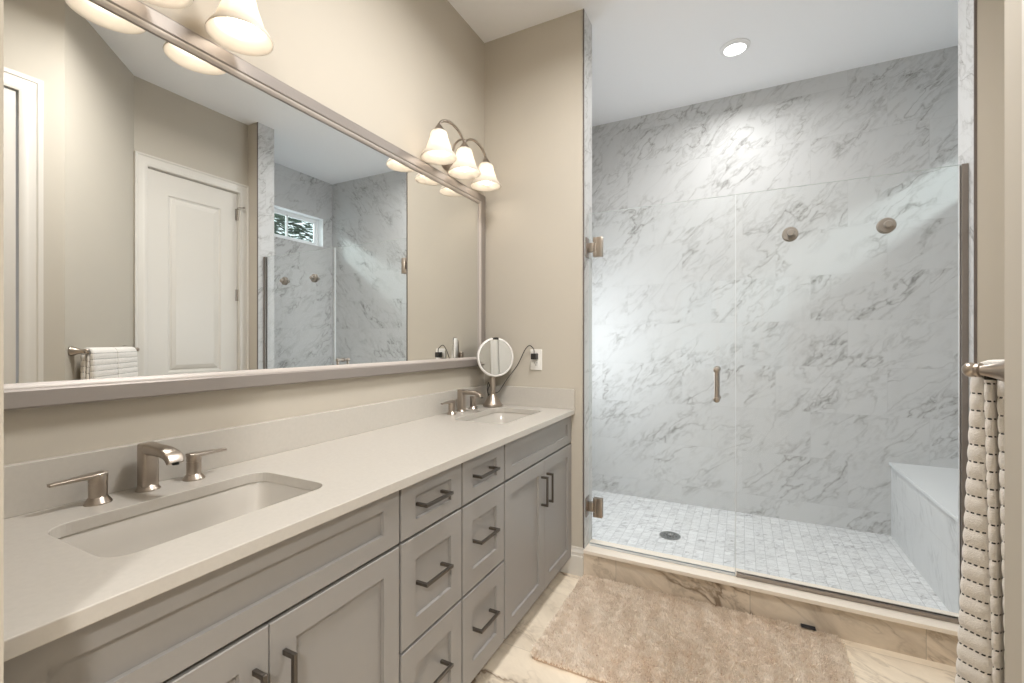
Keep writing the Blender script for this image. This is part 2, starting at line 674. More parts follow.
# sash
a2, b2, c2, d2 = a + fw, b - fw, c_ + fw, d_ - fw
sw = 0.014
for (p, q, r_, s_) in ((a2, a2 + sw, c2, d2), (b2 - sw, b2, c2, d2), (a2 + sw, b2 - sw, c2, c2 + sw), (a2 + sw, b2 - sw, d2 - sw, d2), ((a2 + b2) / 2 - 0.009, (a2 + b2) / 2 + 0.009, c2, d2)):
    box(bm, fx0 + 0.008, fx1 - 0.004, p, q, r_, s_, 0.002)
obj('window_frame', bm, MATS['white_window_paint'], g)
bm = BM(); box(bm, fx0 + 0.018, fx0 + 0.022, a2 + sw, b2 - sw, c2 + sw, d2 - sw)
obj('pane', bm, PANE, g)
# unseen frosted window, added in the left shower wall to brighten the shower
g = bpy.data.objects.new('added_window', None); COL.objects.link(g); g.location = (0, 3.0, 1.25); g['kind'] = 'structure'
bm = BM()
fw = 0.035
box(bm, -0.08, -0.01, FY0, FY0 + fw, FZ0, FZ1, 0.003)
box(bm, -0.08, -0.01, FY1 - fw, FY1, FZ0, FZ1, 0.003)
box(bm, -0.08, -0.01, FY0 + fw, FY1 - fw, FZ0, FZ0 + fw, 0.003)
box(bm, -0.08, -0.01, FY0 + fw, FY1 - fw, FZ1 - fw, FZ1, 0.003)
obj('window_frame', bm, TRIMW, g)
bm = BM(); box(bm, -0.075, -0.070, FY0 + fw, FY1 - fw, FZ0 + fw, FZ1 - fw)
obj('pane', bm, FROST, g)

# right wall with white door
D1Y0, D1Y1, D1Z = 1.587, 2.190, 2.39
bm = BM()
box(bm, XR, XR + 0.12, CF[1], D1Y0 - 0.012, 0, H)
box(bm, XR, XR + 0.12, D1Y1 + 0.012, Y1, 0, H)
box(bm, XR, XR + 0.12, D1Y0 - 0.012, D1Y1 + 0.012, D1Z + 0.012, H)
struct('wall_right', bm, WALL)


def prism(bm, poly, z0, z1):
    r0 = [Vector((p[0], p[1], z0)) for p in poly]
    r1 = [Vector((p[0], p[1], z1)) for p in poly]
    ring_loft(bm, [r0, r1], True, True)


bm = BM()
prism(bm, [CF, CW, (CW[0] + 0.12, CW[1]), (CF[0] + 0.12, CF[1])], 0, H)
struct('wall_slanted', bm, WALL)
D2Y0, D2Y1, D2Z = 0.12, 0.832, 2.40
bm = BM()
box(bm, CW[0], CW[0] + 0.12, -0.15, D2Y0 - 0.012, 0, H)
box(bm, CW[0], CW[0] + 0.12, D2Y1 + 0.012, CW[1], 0, H)
box(bm, CW[0], CW[0] + 0.12, D2Y0 - 0.012, D2Y1 + 0.012, D2Z + 0.012, H)
struct('wall_closet', bm, WALL)
# bedroom behind the camera
bm = BM()
box(bm, -1.6, -0.12, 0.06, 0.185, 0, H)
box(bm, -1.6, -1.5, -3.6, 0.06, 0, H)
box(bm, CW[0] + 0.12, 3.6, -0.15, -0.03, 0, H)
box(bm, 3.5, 3.6, -3.6, -0.15, 0, H)
struct('wall_bedroom_side', bm, WALL)
bm = BM()
box(bm, -1.6, 0.35, -3.7, -3.6, 0, H)
box(bm, 2.25, 3.6, -3.7, -3.6, 0, H)
box(bm, 0.35, 2.25, -3.7, -3.6, 0, 0.7)
box(bm, 0.35, 2.25, -3.7, -3.6, 2.3, H)
struct('wall_bedroom_back', bm, WALL)
g = bpy.data.objects.new('window_3', None); COL.objects.link(g); g.location = (1.3, -3.6, 1.5); g['kind'] = 'structure'
bm = BM()
for x in (0.35, 0.95, 1.60, 2.20):
    box(bm, x, x + 0.05, -3.68, -3.62, 0.7, 2.3, 0.004)
for z in (0.70, 1.48, 2.25):
    box(bm, 0.35, 2.25, -3.675, -3.625, z, z + 0.05, 0.004)
obj('window_frame', bm, TRIMW, g)
bm = BM(); box(bm, 0.4, 2.2, -3.652, -3.648, 0.75, 2.25)
obj('pane', bm, PANE, g)


# doors: two-panel slab in local coords (y along width, z up, faces -x at x=0)
def door_slab(bm, xf, y0, y1, z0, z1, th=0.035):
    box(bm, xf, xf + th, y0, y1, z0, z1, 0.002)


def raised_panel(bm, xf, y0, y1, z0, z1):
    """sunk moulding + raised field on a face looking to -x"""
    steps = [(0, 0.0), (0.006, 0.006), (0.016, 0.009), (0.026, 0.004), (0.05, -0.001)]
    rings = []
    for ins, dx in steps:
        rings.append([Vector((xf + dx, y, z)) for y, z in ((y0 + ins, z0 + ins), (y1 - ins, z0 + ins), (y1 - ins, z1 - ins), (y0 + ins, z1 - ins))])
    ring_loft(bm, rings, False, True)


def panel_face(bm, xf, th, y0, y1, z0, z1, panels, x_dir=-1):
    """door slab whose -x face has raised panels; panels share the y range"""
    py0, py1 = panels[0][0], panels[0][1]
    X = xf
    ys = (y0, py0, py1, y1)
    zs = [z0]
    for p in panels:
        zs += [p[2], p[3]]
    zs.append(z1)
    vg = {}

    def V(i, j):
        if (i, j) not in vg:
            vg[(i, j)] = bm.verts.new((X, ys[i], zs[j]))
        return vg[(i, j)]
    for i in range(3):
        for j in range(len(zs) - 1):
            if i == 1 and j % 2 == 1:
                continue
            bm.faces.new((V(i, j), V(i + 1, j), V(i + 1, j + 1), V(i, j + 1)))
    for p in panels:
        raised_panel(bm, X, *p)
    # sides and back
    o = [Vector((X, y0, z0)), Vector((X, y1, z0)), Vector((X, y1, z1)), Vector((X, y0, z1))]
    bk = [v + Vector((th, 0, 0)) for v in o]
    ring_loft(bm, [o, bk], False, True)


def casing(bm, xw, y0, y1, z1, wd=0.085, pk=1.0):
    """stepped casing around an opening on a wall at x=xw, faces -x; swept as mitred U"""
    prof = [(0.0, 0.0), (0.0, -0.012), (0.012, -0.016), (0.028, -0.016), (0.034, -0.013), (0.058, -0.013), (0.064, -0.019), (wd, -0.019), (wd, 0.0)]

    def ring(y, z, dy, dz):
        return [Vector((xw + px * pk, y + dy * o_, z + dz * o_)) for o_, px in prof]
    rings = [ring(y0, 0.0, -1, 0), ring(y0, z1, -1, 1), ring(y1, z1, 1, 1), ring(y1, 0.0, 1, 0)]
    ring_loft(bm, rings, True, True)


g = bpy.data.objects.new('door_1', None); COL.objects.link(g); g.location = (XR, 1.875, 0); g['kind'] = 'structure'
bm = BM()
panel_face(bm, XR + 0.012, 0.035, D1Y0, D1Y1, 0.01, D1Z, [(1.71, 2.065, 0.24, 0.86), (1.71, 2.065, 1.01, 2.24)])
obj('door_slab', bm, TRIMW, g)
bm = BM(); casing(bm, XR, D1Y0 - 0.008, D1Y1 + 0.008, D1Z + 0.008, 0.073)
box(bm, XR - 0.001, XR + 0.12, D1Y0 - 0.012, D1Y0 - 0.003, 0, D1Z + 0.012)
box(bm, XR - 0.001, XR + 0.12, D1Y1 + 0.003, D1Y1 + 0.012, 0, D1Z + 0.012)
box(bm, XR - 0.001, XR + 0.12, D1Y0 - 0.012, D1Y1 + 0.012, D1Z + 0.003, D1Z + 0.012)
obj('door_casing', bm, TRIMW, g, smooth=30)
for i, z in enumerate((0.25, 0.92, 1.59, 2.225)):
    bm = BM()
    lathe(bm, [(0.0055, -0.045), (0.0055, 0.045)], (XR + 0.004, D1Y1 + 0.003, z), n=12)
    box(bm, XR + 0.008, XR + 0.0125, D1Y1 - 0.014, D1Y1 + 0.004, z - 0.045, z + 0.045)
    if i == 3:   # door stop on the top hinge pin
        tube(bm, [(XR + 0.004, D1Y1 + 0.003, z + 0.045), (XR - 0.012, D1Y1 - 0.004, z + 0.052), (XR - 0.05, D1Y1 + 0.012, z + 0.05)], 0.004, 8)
        lathe(bm, [(0.007, 0), (0.009, 0.008), (0.006, 0.014)], (XR - 0.05, D1Y1 + 0.012, z + 0.05), (-1, 0.3, 0), n=12)
    obj('door_hinge', bm, HINGE, g, smooth=40)

g = bpy.data.objects.new('door_2', None); COL.objects.link(g); g.location = (CW[0], 0.45, 0); g['kind'] = 'structure'
bm = BM()
panel_face(bm, CW[0] + 0.004, 0.035, D2Y0, D2Y1 - 0.004, 0.01, D2Z - 0.004, [(0.25, 0.715, 0.24, 0.86), (0.25, 0.715, 1.01, 2.25)])
obj('door_slab', bm, TRIMW, g)
bm = BM(); casing(bm, CW[0], D2Y0 - 0.003, D2Y1 + 0.003, D2Z + 0.003, 0.082, 0.65)
box(bm, CW[0] - 0.001, CW[0] + 0.12, D2Y0 - 0.012, D2Y0 - 0.003, 0, D2Z + 0.012)
box(bm, CW[0] - 0.001, CW[0] + 0.12, D2Y1 + 0.003, D2Y1 + 0.012, 0, D2Z + 0.012)
box(bm, CW[0] - 0.001, CW[0] + 0.12, D2Y0 - 0.012, D2Y1 + 0.012, D2Z + 0.003, D2Z + 0.012)
obj('door_casing', bm, TRIMW, g, smooth=30)


# baseboards
def baseboard(name, p0, p1, nrm, h=0.145):
    prof = [(0, 0), (0.014, 0), (0.014, h - 0.045), (0.011, h - 0.040), (0.011, h - 0.025), (0.006, h - 0.012), (0.005, h), (0, h)]
    nx, ny = nrm
    rings = [[Vector((p[0] + nx * o_, p[1] + ny * o_, z)) for o_, z in prof] for p in (p0, p1)]
    bm = BM()
    ring_loft(bm, rings, True, True)
    return struct(name, bm, TRIMW)


baseboard('baseboard_partition', (0.465, Y1), (XW, Y1), (0, -1))
baseboard('baseboard_return', (XJ + 0.01, Y1), (XR - 0.001, Y1), (0, -1))
dg = Vector((CF[0] - CW[0], CF[1] - CW[1])).normalized()
baseboard('baseboard_slanted', (CW[0], CW[1]), (CF[0], CF[1]), (-dg.y, dg.x))
baseboard('baseboard_closet', (CW[0], D2Y1 + 0.088), (CW[0], CW[1]), (-1, 0))

# outdoor foliage beyond the bath window
bm = BM()
for i in range(4200):
    p = Vector((3.85 + random.random() * 0.4, 2.2 + random.random() * 3.4, 2.1 + random.random() * 1.0))
    L, W_ = 0.10 + random.random() * 0.1, 0.012 + random.random() * 0.014
    d = Vector((random.uniform(-.4, .4), random.choice((-1, 1)), random.uniform(-.35, .1))).normalized()
    s = d.cross(Vector((random.uniform(-1, 1), 0, 1))).normalized() * W_
    vs = [bm.verts.new(q) for q in (p, p + d * L * .5 + s, p + d * L, p + d * L * .5 - s)]
    bm.faces.new(vs)
for y in (2.6, 3.1, 3.6):
    lathe(bm, [(0.03, 0), (0.012, 2.6)], (4.05, y, 0), n=10)
o = obj('garden_hedge', bm, FOLI)
tag(o, 'dark green leafy garden hedge outside the small high shower window', 'hedge')

# ------------------------------------------------------------------ shower curb, bench, glass
g = thing('shower_curb', 'low marble-tiled shower curb with cream stone top behind the rug', 'shower curb', (1.36, 2.34, 0))
bm = BM(); box(bm, XW, XJ, Y1, Y1B - 0.005, 0, 0.122)
obj('tiled_riser', bm, MATS['curb_marble'], g)
bm = BM(); box(bm, XW - 0.0, XJ, Y1 - 0.012, Y1B, 0.122, 0.140, 0.002)
obj('curb_cap', bm, CURBTOP, g)
tb = g

g = thing('shower_bench', 'marble-tiled built-in bench with white seat slab at the right end of shower', 'bench', (2.45, 2.98, ZS))
bm = BM(); box(bm, 2.160, XS - 0.001, Y1B, Y2, ZS, 0.460)
obj('bench_base', bm, MATS['bench_marble'], g)
bm = BM(); box(bm, 2.149, XS - 0.001, Y1B, Y2, 0.460, 0.477, 0.002)
obj('seat', bm, BENCHTOP, g)

YG = 2.332
GT = 1.905
SPLIT = 1.313


def glass_panel(bm, x0, x1, z0, z1, y=YG, th=0.009):
    box(bm, x0, x1, y - th / 2, y + th / 2, z0, z1)
    for f in bm.faces:
        f.material_index = 0 if abs(f.calc_center_median().y - y) > th * 0.4 else 1


g = thing('shower_door', 'frameless clear glass shower door hung on the beige wall end, with pull', 'shower door', (XW, YG, 0.15))
bm = BM(); glass_panel(bm, XW + 0.012, SPLIT - 0.002, 0.152, GT)
obj('glass', bm, [GLASS, GEDGE], g)
bm = BM()
box(bm, XW + 0.012, SPLIT - 0.002, YG - 0.008, YG + 0.008, 0.141, 0.152, 0.001)
obj('door_sweep', bm, GASKET, g)
bm = BM()
box(bm, SPLIT - 0.0032, SPLIT - 0.0002, YG - 0.0055, YG + 0.0055, 0.153, GT)
obj('edge_seal', bm, GASKET, g)


def glass_hinge(z0, z1):
    bm = BM()
    zc = (z0 + z1) / 2
    # plates on the two faces of the glass, each with a notch for the knuckle
    for s in (-1, 1):
        ya, yb = (YG + s * 0.005, YG + s * 0.013)
        y0, y1 = min(ya, yb), max(ya, yb)
        xk = 0.642
        box(bm, xk + 0.012, 0.685, y0, y1, z0, z1, 0.001)
        box(bm, xk - 0.006, xk + 0.0125, y0, y1, z0, zc - 0.026, 0.001)
        box(bm, xk - 0.006, xk + 0.0125, y0, y1, zc + 0.026, z1, 0.001)
    # knuckle and arm to the jamb
    lathe(bm, [(0.0085, -0.024), (0.0085, 0.024)], (0.6445, YG, zc), n=20)
    box(bm, XW + 0.004, 0.638, YG - 0.012, YG + 0.012, zc - 0.024, zc + 0.024, 0.001)
    h = obj('hinge', bm, NICKEL, g, smooth=40)
    bm = BM()
    box(bm, XW, XW + 0.005, YG - 0.035, YG + 0.035, z0, z1, 0.001)
    for dz in (-0.033, 0.033):
        for dy in (-0.022, 0.022):
            lathe(bm, [(0.005, 0), (0.005, 0.0015)], (XW + 0.005, YG + dy, zc + dz), (1, 0, 0), n=12)
    obj('wall_plate', bm, NICKELD, h)


glass_hinge(1.672, 1.776)
glass_hinge(0.297, 0.398)
# pull handle, a bar on both faces of the glass
bm = BM()
for s in (-1, 1):
    yb = YG + s * 0.045
    tube(bm, [(1.233, yb, 0.947), (1.233, yb, 1.103)], 0.0098, 16, smooth=False)
    for z in (0.957, 1.093):
        lathe(bm, [(0.0135, 0.0045), (0.0135, 0.009), (0.009, 0.011), (0.0075, 0.03), (0.012, 0.035), (0.0150, 0.045), (0.012, 0.055), (0.006, 0.058)],
              (1.233, YG, z), (0, s, 0), n=20)
obj('pull_handle', bm, NICKEL, g, smooth=40)

g = thing('fixed_shower_panel', 'fixed clear glass shower panel in dark metal channels beside the glass door', 'glass panel', (XJ, YG, 0.15))
bm = BM(); glass_panel(bm, SPLIT + 0.002, XJ - 0.008, 0.144, GT)
obj('glass', bm, [GLASS, GEDGE], g)
bm = BM()
for s in (-1, 1):
    y0, y1 = sorted((YG + s * 0.0055, YG + s * 0.0115))
    box(bm, XJ - 0.019, XJ, y0, y1, 0.141, GT, 0.0008)
box(bm, XJ - 0.004, XJ, YG - 0.011, YG + 0.011, 0.141, GT)
obj('wall_channel', bm, NICKELD, g)
bm = BM()
for s in (-1, 1):
    y0, y1 = sorted((YG + s * 0.0055, YG + s * 0.0115))
    box(bm, SPLIT + 0.002, XJ - 0.020, y0, y1, 0.141, 0.158, 0.0008)
obj('sill_channel', bm, NICKELD, g)


HOOKM = simple('satin_hook_metal', (0.30, 0.272, 0.24), 0.5, 0.25)


def robe_hook(x, z, label):
    g = thing('robe_hook', label, 'hook', (x, YG, z), 'round hooks on the shower glass')
    for s in (-1, 1):
        bm = BM()
        lathe(bm, [(0.029, 0.005), (0.031, 0.007), (0.031, 0.010), (0.028, 0.0125)], (x, YG, z), (0, s, 0), n=36)
        d = obj('disc', bm, HOOKM, g, smooth=35)
        bm = BM()
        lathe(bm, [(0.007, 0.012), (0.006, 0.02), (0.0125, 0.022), (0.0145, 0.026), (0.0145, 0.033), (0.012, 0.036), (0.001, 0.0365)], (x, YG, z), (0, s, 0), n=24)
        obj('knob', bm, HOOKM, d, smooth=40)
    return g


robe_hook(1.527, 1.698, 'round brushed nickel hook on the fixed glass, nearer the door pull')
robe_hook(1.862, 1.697, 'round brushed nickel hook on the fixed glass, nearer the right jamb')

# drain
g = thing('shower_drain', 'round stainless steel drain in the shower mosaic floor', 'drain', (0.941, 2.931, ZS))
bm = BM()
lathe(bm, [(0.062, 0.0), (0.062, 0.003), (0.058, 0.004), (0.054, 0.0035), (0.001, 0.0035)], (0.941, 2.931, ZS), n=40)
obj('strainer', bm, simple('dull_drain_steel', (0.36, 0.37, 0.37), 0.35, 1.0), g, smooth=40)
bm = BM()
for k in range(14):
    a = 2 * PI * k / 14
    rr = 0.020 if k % 2 else 0.036
    lathe(bm, [(0.0045, 0.0036), (0.0045, 0.0042)], (0.941 + rr * math.cos(a), 2.931 + rr * math.sin(a), ZS), n=10)
obj('strainer_hole', bm, BLACKP, g)
bm = BM()
lathe(bm, [(0.012, 0.0034), (0.012, 0.008), (0.009, 0.010)], (0.941, 2.931, ZS), n=20)
obj('screw', bm, STEEL, g, smooth=40)


# ------------------------------------------------------------------ vanity cabinets
XF = 0.535
CT0, CT1 = 0.8427, 0.8687


def shaker(bm, y0, y1, z0, z1, sy, sz, th=0.02, rec=0.0095):
    X = XF
    o = [(y0, z0), (y1, z0), (y1, z1), (y0, z1)]
    i = [(y0 + sy, z0 + sz), (y1 - sy, z0 + sz), (y1 - sy, z1 - sz), (y0 + sy, z1 - sz)]
    b = 0.0015
    ob = [(y0 + b, z0 + b), (y1 - b, z0 + b), (y1 - b, z1 - b), (y0 + b, z1 - b)]

    def R(ps, x):
        return [Vector((x, p[0], p[1])) for p in ps]
    ii = [(i[0][0] + .0006, i[0][1] + .0006), (i[1][0] - .0006, i[1][1] + .0006), (i[2][0] - .0006, i[2][1] - .0006), (i[3][0] + .0006, i[3][1] - .0006)]
    ring_loft(bm, [R(o, X - th), R(o, X - b), R(ob, X), R(i, X), R(ii, X - rec)], True, True)


def pull_h(yc, z, parent, L=0.17):
    bm = BM()
    box(bm, XF + 0.025, XF + 0.034, yc - L / 2, yc + L / 2, z - 0.0045, z + 0.0045, 0.0012)
    for s in (-1, 1):
        y = yc + s * (L / 2 - 0.005)
        box(bm, XF - 0.009, XF + 0.026, y - 0.005, y + 0.005, z - 0.0042, z + 0.0042, 0.0008)
    obj('pull', bm, PULL, parent)


def pull_v(y, z0, z1, parent):
    bm = BM()
    box(bm, XF + 0.025, XF + 0.034, y - 0.0045, y + 0.0045, z0, z1, 0.0012)
    for z in (z0 + 0.005, z1 - 0.005):
        box(bm, XF, XF + 0.026, y - 0.0042, y + 0.0042, z - 0.005, z + 0.005, 0.0008)
    obj('pull', bm, PULL, parent)


CZ0 = 0.09


def carcass(y0, y1, parent, fillers=(0, 0)):
    bm = BM()
    e = 0.016
    box(bm, 0.003, 0.490, y0, y0 + e, CZ0, CT0)
    box(bm, 0.003, 0.490, y1 - e, y1, CZ0, CT0)
    box(bm, 0.003, 0.513, y0 + e, y1 - e, CZ0, CZ0 + e)
    box(bm, 0.003, 0.009, y0 + e, y1 - e, CZ0 + e, CT0)
    box(bm, 0.472, 0.490, y0 + e, y1 - e, CT0 - 0.04, CT0)
    box(bm, 0.490, 0.5145, y0 + 0.05, y1 - 0.05, CT0 - 0.03, CT0 - 0.012)
    obj('body', bm, CAB, parent)
    bm = BM()
    box(bm, 0.445, 0.460, y0, y1, 0, CZ0)
    box(bm, 0.02, 0.035, y0, y1, 0, CZ0)
    box(bm, 0.035, 0.445, y0, y0 + 0.015, 0, CZ0)
    box(bm, 0.035, 0.445, y1 - 0.015, y1, 0, CZ0)
    obj('toe_kick', bm, CAB, parent)


def sink_base(y0, y1, label, fy0, fy1, ym):
    g = thing('sink_cabinet', label, 'cabinet', (0.27, (y0 + y1) / 2, 0), 'vanity cabinet units')
    carcass(y0, y1, g)
    bm = BM(); shaker(bm, fy0, fy1, 0.694, 0.840, 0.058, 0.042)
    obj('false_front', bm, CAB, g)
    for (a, b, yp) in ((fy0, ym - 0.0012, ym - 0.031), (ym + 0.0012, fy1, ym + 0.031)):
        bm = BM(); shaker(bm, a, b, CZ0, 0.685, 0.057, 0.056)
        d = obj('door', bm, CAB, g)
        pull_v(yp, 0.487, 0.620, d)
    return g


def drawer_base(y0, y1, label):
    g = thing('drawer_cabinet', label, 'cabinet', (0.27, (y0 + y1) / 2, 0), 'vanity cabinet units')
    carcass(y0, y1, g)
    a, b = y0 + 0.004, y1 - 0.004
    yc = (a + b) / 2
    for z0, z1, sz, zp in ((0.694, 0.840, 0.040, 0.772), (0.400, 0.686, 0.062, 0.553), (CZ0, 0.392, 0.062, 0.257)):
        bm = BM(); shaker(bm, a, b, z0, z1, 0.058, sz)
        d = obj('drawer', bm, CAB, g)
        pull_h(yc - 0.014, zp, d, 0.128)
    return g


sink_base(0.187, 0.927, 'greige sink cabinet nearest the camera, under the left basin', 0.190, 0.923, 0.557)
drawer_base(0.928, 1.2225, 'greige three-drawer cabinet next to the left sink cabinet')
drawer_base(1.2235, 1.513, 'greige three-drawer cabinet next to the right sink cabinet')
sink_base(1.514, 2.271, 'greige sink cabinet with two doors, beside the shower wall', 1.519, 2.268, 1.898)

# countertop
SX0, SX1 = 0.155, 0.425
SINKS = [(0.575, 'left white undermount sink, the one nearest the camera'), (1.932, 'right white undermount sink beside the makeup mirror')]
SHY = 0.220
g = thing('countertop', 'long cream quartz vanity worktop with low splashbacks', 'countertop', (0.28, 1.23, CT0))
bm = BM()
outer = [(0.0, 0.186), (0.5553, 0.186), (0.5553, Y1), (0.0, Y1)]
holes = [rrect((SX0 + SX1) / 2, yc, (SX1 - SX0) / 2, SHY, 0.045, 8) for yc, _ in SINKS]
slab(bm, outer, holes, CT0, CT1)
o = obj('worktop', bm, QUARTZ, g)
md = o.modifiers.new('edge', 'BEVEL'); md.width = 0.0018; md.segments = 2; md.limit_method = 'ANGLE'; md.angle_limit = math.radians(60)
bm = BM(); box(bm, 0.0, 0.02, 0.186, Y1, CT1, 0.9735, 0.0015)
obj('splashback', bm, QUARTZ, g)
bm = BM(); box(bm, 0.0205, 0.5553, Y1 - 0.02, Y1, CT1, 0.9735, 0.0015)
obj('side_splashback', bm, QUARTZ, g)

for k, (yc, lab) in enumerate(SINKS):
    xc = (SX0 + SX1) / 2
    hx = (SX1 - SX0) / 2
    g = thing('undermount_sink', lab, 'sink', (xc, yc, 0.70), 'undermount sinks in the vanity')
    bm = BM()
    rings = []
    lv = [(CT0, 0.022, 0.05), (CT0, -0.004, 0.045), (CT0 - 0.008, -0.001, 0.045), (CT0 - 0.05, 0.006, 0.045), (CT0 - 0.10, 0.016, 0.05), (CT0 - 0.125, 0.030, 0.055),
          (CT0 - 0.138, 0.052, 0.05), (CT0 - 0.143, 0.09, 0.03)]
    for i, (z, ins, r) in enumerate(lv):
        if i == 0:
            ins = -0.022
        rings.append([Vector((p[0], p[1], z)) for p in rrect(xc, yc, hx - ins, SHY - ins, r, 8)])
    # gentle fall to the outlet
    n = len(rings[0])
    last = [Vector((xc - 0.02 + 0.022 * math.cos(2 * PI * i / n), yc + 0.022 * math.sin(2 * PI * i / n), CT0 - 0.149)) for i in range(n)]
    rings.append(last)
    ring_loft(bm, rings, False, True)
    o = obj('basin', bm, PORC, g, smooth=50)
    md = o.modifiers.new('thickness', 'SOLIDIFY'); md.thickness = 0.008; md.offset = -1
    bm = BM()
    lathe(bm, [(0.021, 0), (0.022, 0.002), (0.018, 0.003), (0.016, 0.002), (0.015, 0.006), (0.001, 0.008)], (xc - 0.02, yc, CT0 - 0.149), n=32)
    obj('drain_stopper', bm, STEEL, g, smooth=40)


# ------------------------------------------------------------------ faucets
def faucet(yc, label):
    z = CT1
    x = 0.062
    g = thing('faucet', label, 'faucet', (x, yc, z), 'widespread vanity faucets')

    def column(bm, x, y, h, r, ry=1.0):
        prof = [(r * 1.50, 0.0), (r * 1.50, 0.0025), (r * 1.08, 0.013), (r, 0.0145), (r, h)]
        lathe(bm, prof, (x, y, z), n=32)
    bm = BM()
    # rounded square post that bends into a flat spout
    pts, wd, ht = [], [], []
    column(bm, x, yc, 0.028, 0.0165)
    rings = []
    for zz, ins in ((0.010, 0), (0.1075, 0), (0.1105, 0.001), (0.1115, 0.004)):
        rings.append([Vector((p[0], p[1], z + zz)) for p in rrect(x, yc, 0.0175 - ins, 0.0175 - ins, 0.008 - ins * 0.5, 6)])
    ring_loft(bm, rings, False, True)
    path = [(x + 0.002, 0.0995), (x + 0.02, 0.0995), (x + 0.05, 0.0995), (x + 0.082, 0.0985), (x + 0.102, 0.095), (x + 0.114, 0.088), (x + 0.120, 0.078)]
    wds = [0.034, 0.034, 0.034, 0.035, 0.036, 0.036, 0.034]
    hts = [0.024, 0.024, 0.022, 0.020, 0.017, 0.015, 0.013]
    P = [Vector((a, yc, z + b)) for a, b in path]
    sweep_rect(bm, P, (0, 1, 0), wds, hts, 0.3)
    obj('spout', bm, NICKEL, g, smooth=32)
    bm = BM()
    lathe(bm, [(0.007, 0), (0.007, 0.003)], (x + 0.1205, yc, z + 0.0745), n=16)
    obj('aerator', bm, BLACKP, g)
    bm = BM()
    tube(bm, [(x - 0.02, yc, z + 0.02), (x - 0.028, yc, z + 0.022), (x - 0.030, yc, z + 0.055)], 0.002, 8)
    lathe(bm, [(0.003, 0), (0.0045, 0.003), (0.003, 0.007)], (x - 0.030, yc, z + 0.054), n=12)
    obj('lift_rod', bm, NICKEL, g, smooth=50)
    for s in (-1, 1):
        y = yc + s * 0.098
        bm = BM()
        column(bm, x + 0.008, y, 0.046, 0.0165)
        lathe(bm, [(0.0155, 0.046), (0.0155, 0.0475), (0.0168, 0.0475), (0.0168, 0.060), (0.0155, 0.064), (0.001, 0.0655)], (x + 0.008, y, z), n=32)
        h = obj('handle', bm, NICKEL, g, smooth=30)
        bm = BM()
        Q = [Vector((x + 0.008, y + s * (-0.014 + 0.094 * t0), z + 0.0625 - 0.003 * t0)) for t0 in [i / 8 for i in range(9)]]
        sweep_rect(bm, Q, (1, 0, 0), [0.024, 0.031, 0.030, 0.026, 0.022, 0.020, 0.0185, 0.0175, 0.016], [0.010, 0.010, 0.009, 0.0085, 0.008, 0.0075, 0.007, 0.0065, 0.006], 0.3)
        obj('lever', bm, NICKEL, h, smooth=50)
    return g


faucet(0.571, 'brushed nickel faucet with two levers behind the near left sink')
faucet(1.936, 'brushed nickel faucet with two levers behind the far right sink')

# ------------------------------------------------------------------ wall mirror
MX = 0.0115
MY0, MY1, MZ0, MZ1 = 0.262, 2.183, 1.139, 2.004
FWD = 0.052
g = thing('wall_mirror', 'very wide wall mirror in a champagne metal frame above the vanity', 'mirror', (0, 1.22, 1.55))
bm = BM(); box(bm, 0.002, MX, MY0 - 0.01, MY1 + 0.01, MZ0 - 0.01, MZ1 + 0.01)
obj('mirror_glass', bm, MIRR, g)


def frame_rings(prof):
    rings = []
    for (y, z, dy, dz) in ((MY0, MZ0, -1, -1), (MY1, MZ0, 1, -1), (MY1, MZ1, 1, 1), (MY0, MZ1, -1, 1), (MY0, MZ0, -1, -1)):
        rings.append([Vector((px, y + dy * o_, z + dz * o_)) for o_, px in prof])
    return rings


bm = BM()
ring_loft(bm, frame_rings([(0.012, 0.001), (0.012, 0.024), (0.016, 0.027), (0.048, 0.031), (FWD, 0.028), (FWD, 0.001)]))
obj('frame', bm, FRAME, g, smooth=25)
bm = BM()
ring_loft(bm, frame_rings([(0.0, 0.0118), (0.0, 0.016), (0.004, 0.019), (0.010, 0.0235), (0.0118, 0.024), (0.0118, 0.0118)]))
obj('inner_bead', bm, FRAMEB, g, smooth=25)


